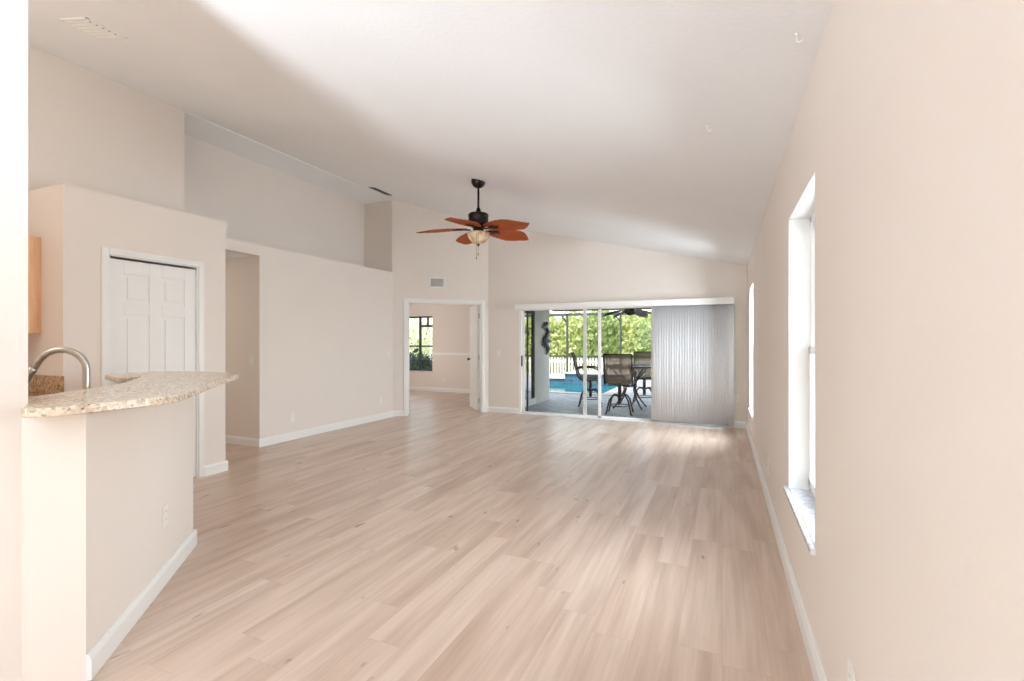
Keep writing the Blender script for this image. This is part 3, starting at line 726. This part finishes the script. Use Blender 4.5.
# return air grille over the bedroom doorway
gu = .77; gp = A + du*gu
o = empty('wall_vent', (gp.x, gp.y, 2.365), math.atan2(-dn.y, -dn.x) - R(90)); tag(o, 'white framed air grille on the wall over the bedroom doorway', 'vent')
MB().box((-.15, 0, -.10), (.15, .010, -.07)).box((-.15, 0, .07), (.15, .010, .10)).box((-.15, 0, -.10), (-.115, .010, .10)).box((.115, 0, -.10), (.15, .010, .10)).build('vent_frame', M['trim'], o, .003)
MB().box((-.12, .0005, -.08), (.12, .002, .08)).build('duct_backing', M['gapdark'], o)
s = MB()
for i in range(9): z = -.062+i*.0155; s.prism([(.002, z+.004), (.009, z-.004), (.010, z-.003), (.003, z+.006)], 'x', -.118, .118)
s.build('louvres', M['trim'], o)

# ------------------------------------------------------------------ patio shell
DZ_ = -.10
POOL = (-9.0, -2.9, 12.8, 16.45)
b = MB().box((-3.86, FY+.16, -.4), (7, POOL[2], DZ_)).box((-12, 11.0, -.4), (-3.86, POOL[2], DZ_)).box((POOL[1], POOL[2], -.4), (7, 18.6, DZ_)).box((-12, POOL[2], -.4), (POOL[0], 18.6, DZ_)).box((POOL[0], 17.9, -.4), (POOL[1], 18.6, DZ_))
struct(b.build('floor_patio', M['pavers']), 'grey paver patio floor between the house and pool', 'patio')
b = MB().box((POOL[0], POOL[2]-.28, DZ_), (POOL[1]+.28, POOL[2]+.03, DZ_+.02)).box((POOL[1]-.03, POOL[2], DZ_), (POOL[1]+.28, 17.9, DZ_+.02))
struct(b.build('trim_2', M['coping']), 'pale stone coping along the near edge of the pool', 'coping')
struct(MB().box((POOL[0], POOL[2], -1.3), (POOL[1], 16.46, -.2)).build('pool_water', M['water']), 'turquoise swimming pool water beyond the patio', 'water')
b = MB().box((POOL[0], 16.45, -1.2), (-5.1, 17.9, -.02)).box((-5.1, 16.40, -1.2), (-3.0, 17.9, .17))
b.box((POOL[0], 16.40, -.02), (-5.1, 17.9, .01), 1).box((-5.1, 16.34, .17), (-2.95, 17.95, .21), 1)
struct(b.build('wall_spa', [M['tile'], M['coping']]), 'raised blue tiled spa wall along the far side of the pool', 'spa')
struct(MB().box((-90, 18.6, -.5), (70, 90, -.35)).box((-90, -6, -.5), (-12, 18.6, -.35)).box((-12, 11, -.5), (-9.1, 12.9, -.42)).build('ground', M['lawn']), 'green ground beyond the patio and fence', 'ground')
# bedroom outer wall facing the patio, with reflective glass door
b = MB().box((-4.04, FY+.16, -.4), (-3.87, 8.45, 2.6)).box((-4.04, 10.08, -.4), (-3.85, 11.12, 2.6)).box((-4.04, 8.45, 1.98), (-3.85, 10.08, 2.6)).box((-4.04, 8.45, -.4), (-3.85, 10.08, -.02))
struct(b.build('wall_patio', M['stucco']), 'pale stucco house wall along the left side of the patio', 'wall')
d4 = empty('door_4', (-3.86, 9.265, -.02)); struct(d4, 'reflective glass bedroom door opening onto the patio', 'door')
f = MB()
for ya, yb in ((-.815, -.75), (-.03, .03), (.75, .815)): f.box((-.05, ya, 0), (.03, yb, 2.0))
f.box((-.05, -.815, 1.93), (.03, .815, 2.0)); f.build('door_frame', M['cage'], d4)
MB().box((-.05, -.815, -.05), (.06, .815, .07)).build('threshold', M['vinyl'], d4, .004)
MB().box((-.012, -.76, .06), (-.002, .76, 1.94)).build('pane', M['mirrorglass'], d4)
struct(MB().box((-4.04, FY+.16, 2.36), (4.2, 11.55, 2.55)).build('ceiling_patio', M['stucco']), 'pale covered patio ceiling behind the sliding door', 'ceiling')
b = MB().box((-3.85, 11.32, 2.05), (4.2, 11.52, 2.37)).box((4.0, 11.3, -.2), (4.2, 11.5, 2.2))
struct(b.build('trim_3', M['porchbrown']), 'brown header beam at the edge of the covered patio', 'beam')
struct(MB().box((WX, FY+.15, -.2), (5.2, FY+.3, 3.0)).build('wall_house_back', M['stucco']), 'outer stucco wall of the house beside the patio', 'wall')

# wall art: twisted metal seahorse-like ornament
pts = []
wa = empty('wall_art', (-3.835, 10.80, 1.0)); wa.scale = (1, 1.6, 1); tag(wa, 'dark twisted metal wall art hung on the patio house wall', 'wall art')
sp_ = [(0, .05*math.sin(t*2.6)*1.5, .70*t/4.0) for t in [i*.2 for i in range(21)]]
MB().tube([(.025, y, z) for _, y, z in sp_], [.012+.045*math.sin(math.pi*i/20)**.8 for i in range(21)], 10).build('ornament_body', M['artmetal'], wa)
for (yy, zz, s_, rr) in ((.10, .52, 1, .08), (-.09, .62, -1, .07), (.11, .30, 1, .07), (-.10, .20, -1, .07)):
    MB().tube([(.02, yy + s_*rr*(1-t/9)*math.cos(R(40*t)), zz + rr*(1-t/9)*math.sin(R(40*t))) for t in range(9)], .014, 8).build('ornament_curl', M['artmetal'], wa)
MB().lathe([(.001, -.05), (.045, -.03), (.055, 0), (.045, .04), (.001, .055)], (.03, -.02, .72), 14).build('ornament_head', M['artmetal'], wa)

# screen enclosure
se = empty('screen_enclosure', (-3.5, 18.25, -.1)); tag(se, 'dark framed pool screen enclosure standing behind the pool', 'screen enclosure')
for x in (-6.3, -4.2, -2.08, 0.0, 2.1, 4.2):
    MB().box((x-.035, -.035, 0), (x+.035, .035, 2.50)).build('post', M['cage'], se)
    MB().tube([(x-.02, 0, 2.16), (x-.25, -.0, 2.44)], .035, 4).build('brace', M['cage'], se)
MB().box((-8, -.035, 2.40), (7, .035, 2.50)).build('beam', M['cage'], se)
MB().box((-8, -.025, .80), (7, .025, .86)).build('rail', M['cage'], se)

# picket fence
pf = empty('picket_fence', (-3, 19.3, -.35)); tag(pf, 'white picket fence running behind the pool enclosure', 'fence')
MB().box((-6, .02, .22), (4.6, .055, .31)).build('rail', M['picket'], pf)
MB().box((-6, .02, .78), (4.6, .055, .87)).build('rail', M['picket'], pf)
p0 = None
for i in range(84):
    x = -5.95 + i*.1255
    if p0 is None:
        p0 = MB().prism([(-.038, 0), (.038, 0), (.038, .95), (0, 1.0), (-.038, .95)], 'y', -.012, .012).build('picket', M['picket'], pf, loc=(x, 0, 0))
    else:
        c = p0.copy(); COL.objects.link(c); c.parent = pf; c.location = (x, 0, 0)

# ------------------------------------------------------------------ patio furniture
def swivel_chair():
    o = empty('swivel_chair')                           # faces +y, origin on the floor
    MB().tube([(0, 0, .20), (0, 0, .56)], .035, 14).build('swivel_column', M['chairmetal'], o)
    for sx, sy in ((1, 1), (1, -1), (-1, 1), (-1, -1)):
        d = [(0, .30), (.07, .36), (.15, .36), (.22, .28), (.26, .14), (.29, .02), (.31, .012)]
        MB().tube([(sx*t*.80, sy*t*.80, z) for t, z in d], .017, 10).build('leg', M['chairmetal'], o)
    MB().tube([(.20*math.cos(R(a)), .20*math.sin(R(a)), .16) for a in range(0, 361, 15)], .010, 8).build('foot_ring', M['chairmetal'], o)
    MB().box((-.2, -.18, .555), (.2, .18, .575)).tube([(-.25, -.22, .59), (-.26, .0, .60), (-.25, .24, .62)], .016, 8).tube([(.25, -.22, .59), (.26, .0, .60), (.25, .24, .62)], .016, 8).tube([(-.25, .24, .62), (.25, .24, .62)], .016, 8).build('seat_frame', M['chairmetal'], o)
    def sheet(pts, hwid, name):
        s = MB(); rows = [[s.bm.verts.new((u*hwid, y - .0*u, z - .02*(1-u*u) if name == 'seat' else z)) for u in (-1, -.5, 0, .5, 1)] for y, z in pts]
        for a_, b_ in zip(rows, rows[1:]):
            for k in range(4): s.bm.faces.new((a_[k], a_[k+1], b_[k+1], b_[k])).smooth = True
        bmesh.ops.solidify(s.bm, geom=s.bm.faces[:], thickness=.006); return s.build(name, M['sling'], o)
    sheet([(.25, .625), (.1, .615), (-.1, .605), (-.22, .605)], .245, 'seat')
    bp = [(-.22, .605), (-.27, .70), (-.30, .82), (-.335, .98), (-.385, 1.16)]
    sheet(bp, .25, 'backrest')
    fr = MB()
    for sx in (-1, 1): fr.tube([(sx*.26, y, z) for y, z in [(-.20, .59)] + bp], .017, 8)
    fr.tube([(-.26, -.385, 1.16), (.26, -.385, 1.16)], .015, 8); fr.build('back_frame', M['chairmetal'], o)
    for sx in (-1, 1): MB().tube([(sx*.26, -.30, .82), (sx*.29, -.15, .85), (sx*.295, .08, .845), (sx*.29, .18, .80), (sx*.26, .20, .62)], .016, 8).build('armrest', M['chairmetal'], o)
    return o
c0 = swivel_chair()
spots = [(-1.84, 9.50, 5, 'brown sling patio chair seen from behind, nearest the sliding door'),
         (-2.66, 10.42, -78, 'sling patio chair seen in profile beside the pool'),
         (-1.62, 11.22, 184, 'brown sling patio chair on the far side of the patio table'),
         (-.95, 10.20, 96, 'sling patio chair mostly hidden behind the vertical blinds')]
for i, (x, y, a, lab) in enumerate(spots):
    o = c0 if i == 0 else copy_tree(c0)
    o.location = (x, y, DZ_); o.rotation_euler = (0, 0, R(a)); tag(o, lab, 'chair', 'swivel chairs around the patio table')
tb = empty('patio_table', (-1.80, 10.40, DZ_)); tag(tb, 'round glass patio table with dark curved legs', 'table')
MB().lathe([(.001, .88), (.50, .88), (.505, .885), (.50, .892), (.001, .892)], seg=40).build('table_top', M['glass'], tb)
MB().tube([(.50*math.cos(R(a)), .50*math.sin(R(a)), .875) for a in range(0, 361, 12)], .018, 8).build('rim', M['chairmetal'], tb)
for k_ in range(4):
    a = R(45+90*k_); MB().tube([(t*math.cos(a), t*math.sin(a), z) for t, z in ((.46, .87), (.34, .74), (.16, .55), (.14, .38), (.24, .2), (.36, .06), (.42, .012))], .018, 8).build('leg', M['chairmetal'], tb)
MB().tube([(.15*math.cos(R(a)), .15*math.sin(R(a)), .46) for a in range(0, 361, 20)], .012, 8).build('leg_ring', M['chairmetal'], tb)

# porch fan
pfan = empty('porch_fan', (-1.82, 10.5, 2.36)); tag(pfan, 'brown palm leaf ceiling fan under the patio roof', 'fan')
MB().lathe([(.001, 0), (.07, 0), (.065, -.05), (.02, -.07), (.02, -.28), (.10, -.30), (.11, -.38), (.06, -.41), (.001, -.41)], seg=24).build('motor_housing', M['bronze'], pfan)
MB().lathe([(.001, -.405), (.095, -.41), (.10, -.43), (.07, -.48), (.001, -.505)], seg=24).build('light_bowl', M['bowl'], pfan)
for k_ in range(5):
    a = R(-10 + 72*k_); q = leaf_blade(.24, .50, .13, R(13), -.395, a, .14).build('blade', M['porchblade'], pfan)
    iron(R(13), -.39, a, .09, .19).build('blade_iron', M['bronze'], q)

# ------------------------------------------------------------------ trees and shrubs
def foliage(n, rx, ry, z0, z1, leafs, shape):
    vs_, fs = [], []
    for i in range(n):
        for _ in range(30):
            x, y, t = random.uniform(-1, 1), random.uniform(-1, 1), random.uniform(0, 1)
            rr = shape(t); q = math.hypot(x, y)
            if q <= rr and (q > rr*.45 or random.random() < .3): break
        p = Vector((x*rx, y*ry, z0+(z1-z0)*t)) + Vector((random.gauss(0, .05), random.gauss(0, .05), random.gauss(0, .05)))
        s = leafs*random.uniform(.6, 1.4)
        d = Vector((random.uniform(-1, 1), random.uniform(-1, .6), random.uniform(-.9, .6))).normalized(); u = d.orthogonal().normalized()
        u.rotate(Matrix.Rotation(random.uniform(0, 6.28), 3, d)); v_ = d.cross(u)
        k = len(vs_)
        vs_ += [p - u*s*.1, p + u*s*.45 + v_*s*.30 + d*s*.08, p + u*s, p + u*s*.45 - v_*s*.30 + d*s*.08]
        fs += [(k, k+1, k+2), (k, k+2, k+3)]
    me = bpy.data.meshes.new('foliage'); me.from_pydata([tuple(a) for a in vs_], [], fs); return me
def tree(name, x, y, rx, ry, z1, mat, n, label, group=None, leafs=.2, z0=.25, base=-.36):
    o = empty(name, (x, y, base)); tag(o, label, 'tree' if 'tree' in name else 'shrub', group)
    ph = random.uniform(0, 6)
    me = foliage(n, rx, ry, z0, z1, leafs, lambda t: (.62 + .38*math.sin(math.pi*min(1, t*.8+.15))) * (1-.55*max(0, t-.75)/.25) * (1+.1*math.sin(t*9+ph)))
    me.materials.append(mat); f = bpy.data.objects.new('foliage', me); COL.objects.link(f); f.parent = o
    tr = MB()
    tr.tube([(0, 0, 0), (.04, .02, z1*.35), (-.03, 0, z1*.75)], [.07, .05, .02], 8)
    for a in range(5): tr.tube([(.02, 0, z1*(.2+.08*a)), (rx*.5*math.cos(a*1.4), ry*.5*math.sin(a*1.4), z1*(.45+.1*a))], [.03, .012], 6)
    tr.build('trunk', M['trunk'], o)
    return o
hedge = [(-10.6, 20.9, 'A'), (-8.9, 21.4, 'B'), (-7.5, 20.9, 'A'), (-6.2, 21.3, 'A'), (-4.9, 20.9, 'B'), (-3.5, 21.3, 'A'), (-2.2, 20.9, 'B'), (-.7, 21.3, 'B'), (.8, 21.0, 'A'), (2.3, 21.3, 'B')]
names = {'A': 'yellow green hedge tree behind the white picket fence', 'B': 'mid green hedge tree behind the white picket fence'}
for i, (x, y, t) in enumerate(hedge):
    tree('hedge_tree', x, y, 1.05, .8, 3.05+random.uniform(-.1, .15), M['leaf'+t], 4200, names[t], f'{"yellow green" if t == "A" else "mid green"} hedge trees', .19)
tree('shrub', -10.0, 12.6, 1.0, .6, 1.55, M['leafC'], 1400, 'dark green shrub close outside the bedroom window', None, .16)
tree('shrub', -8.75, 12.5, .8, .6, 1.35, M['leafC'], 1200, 'dark blue green shrub low outside the bedroom window', None, .16)
tree('garden_tree', -11.2, 16.5, 1.4, 1.0, 2.6, M['leafP'], 750, 'pale yellow green tree farther outside the bedroom window', None, .22, .8)
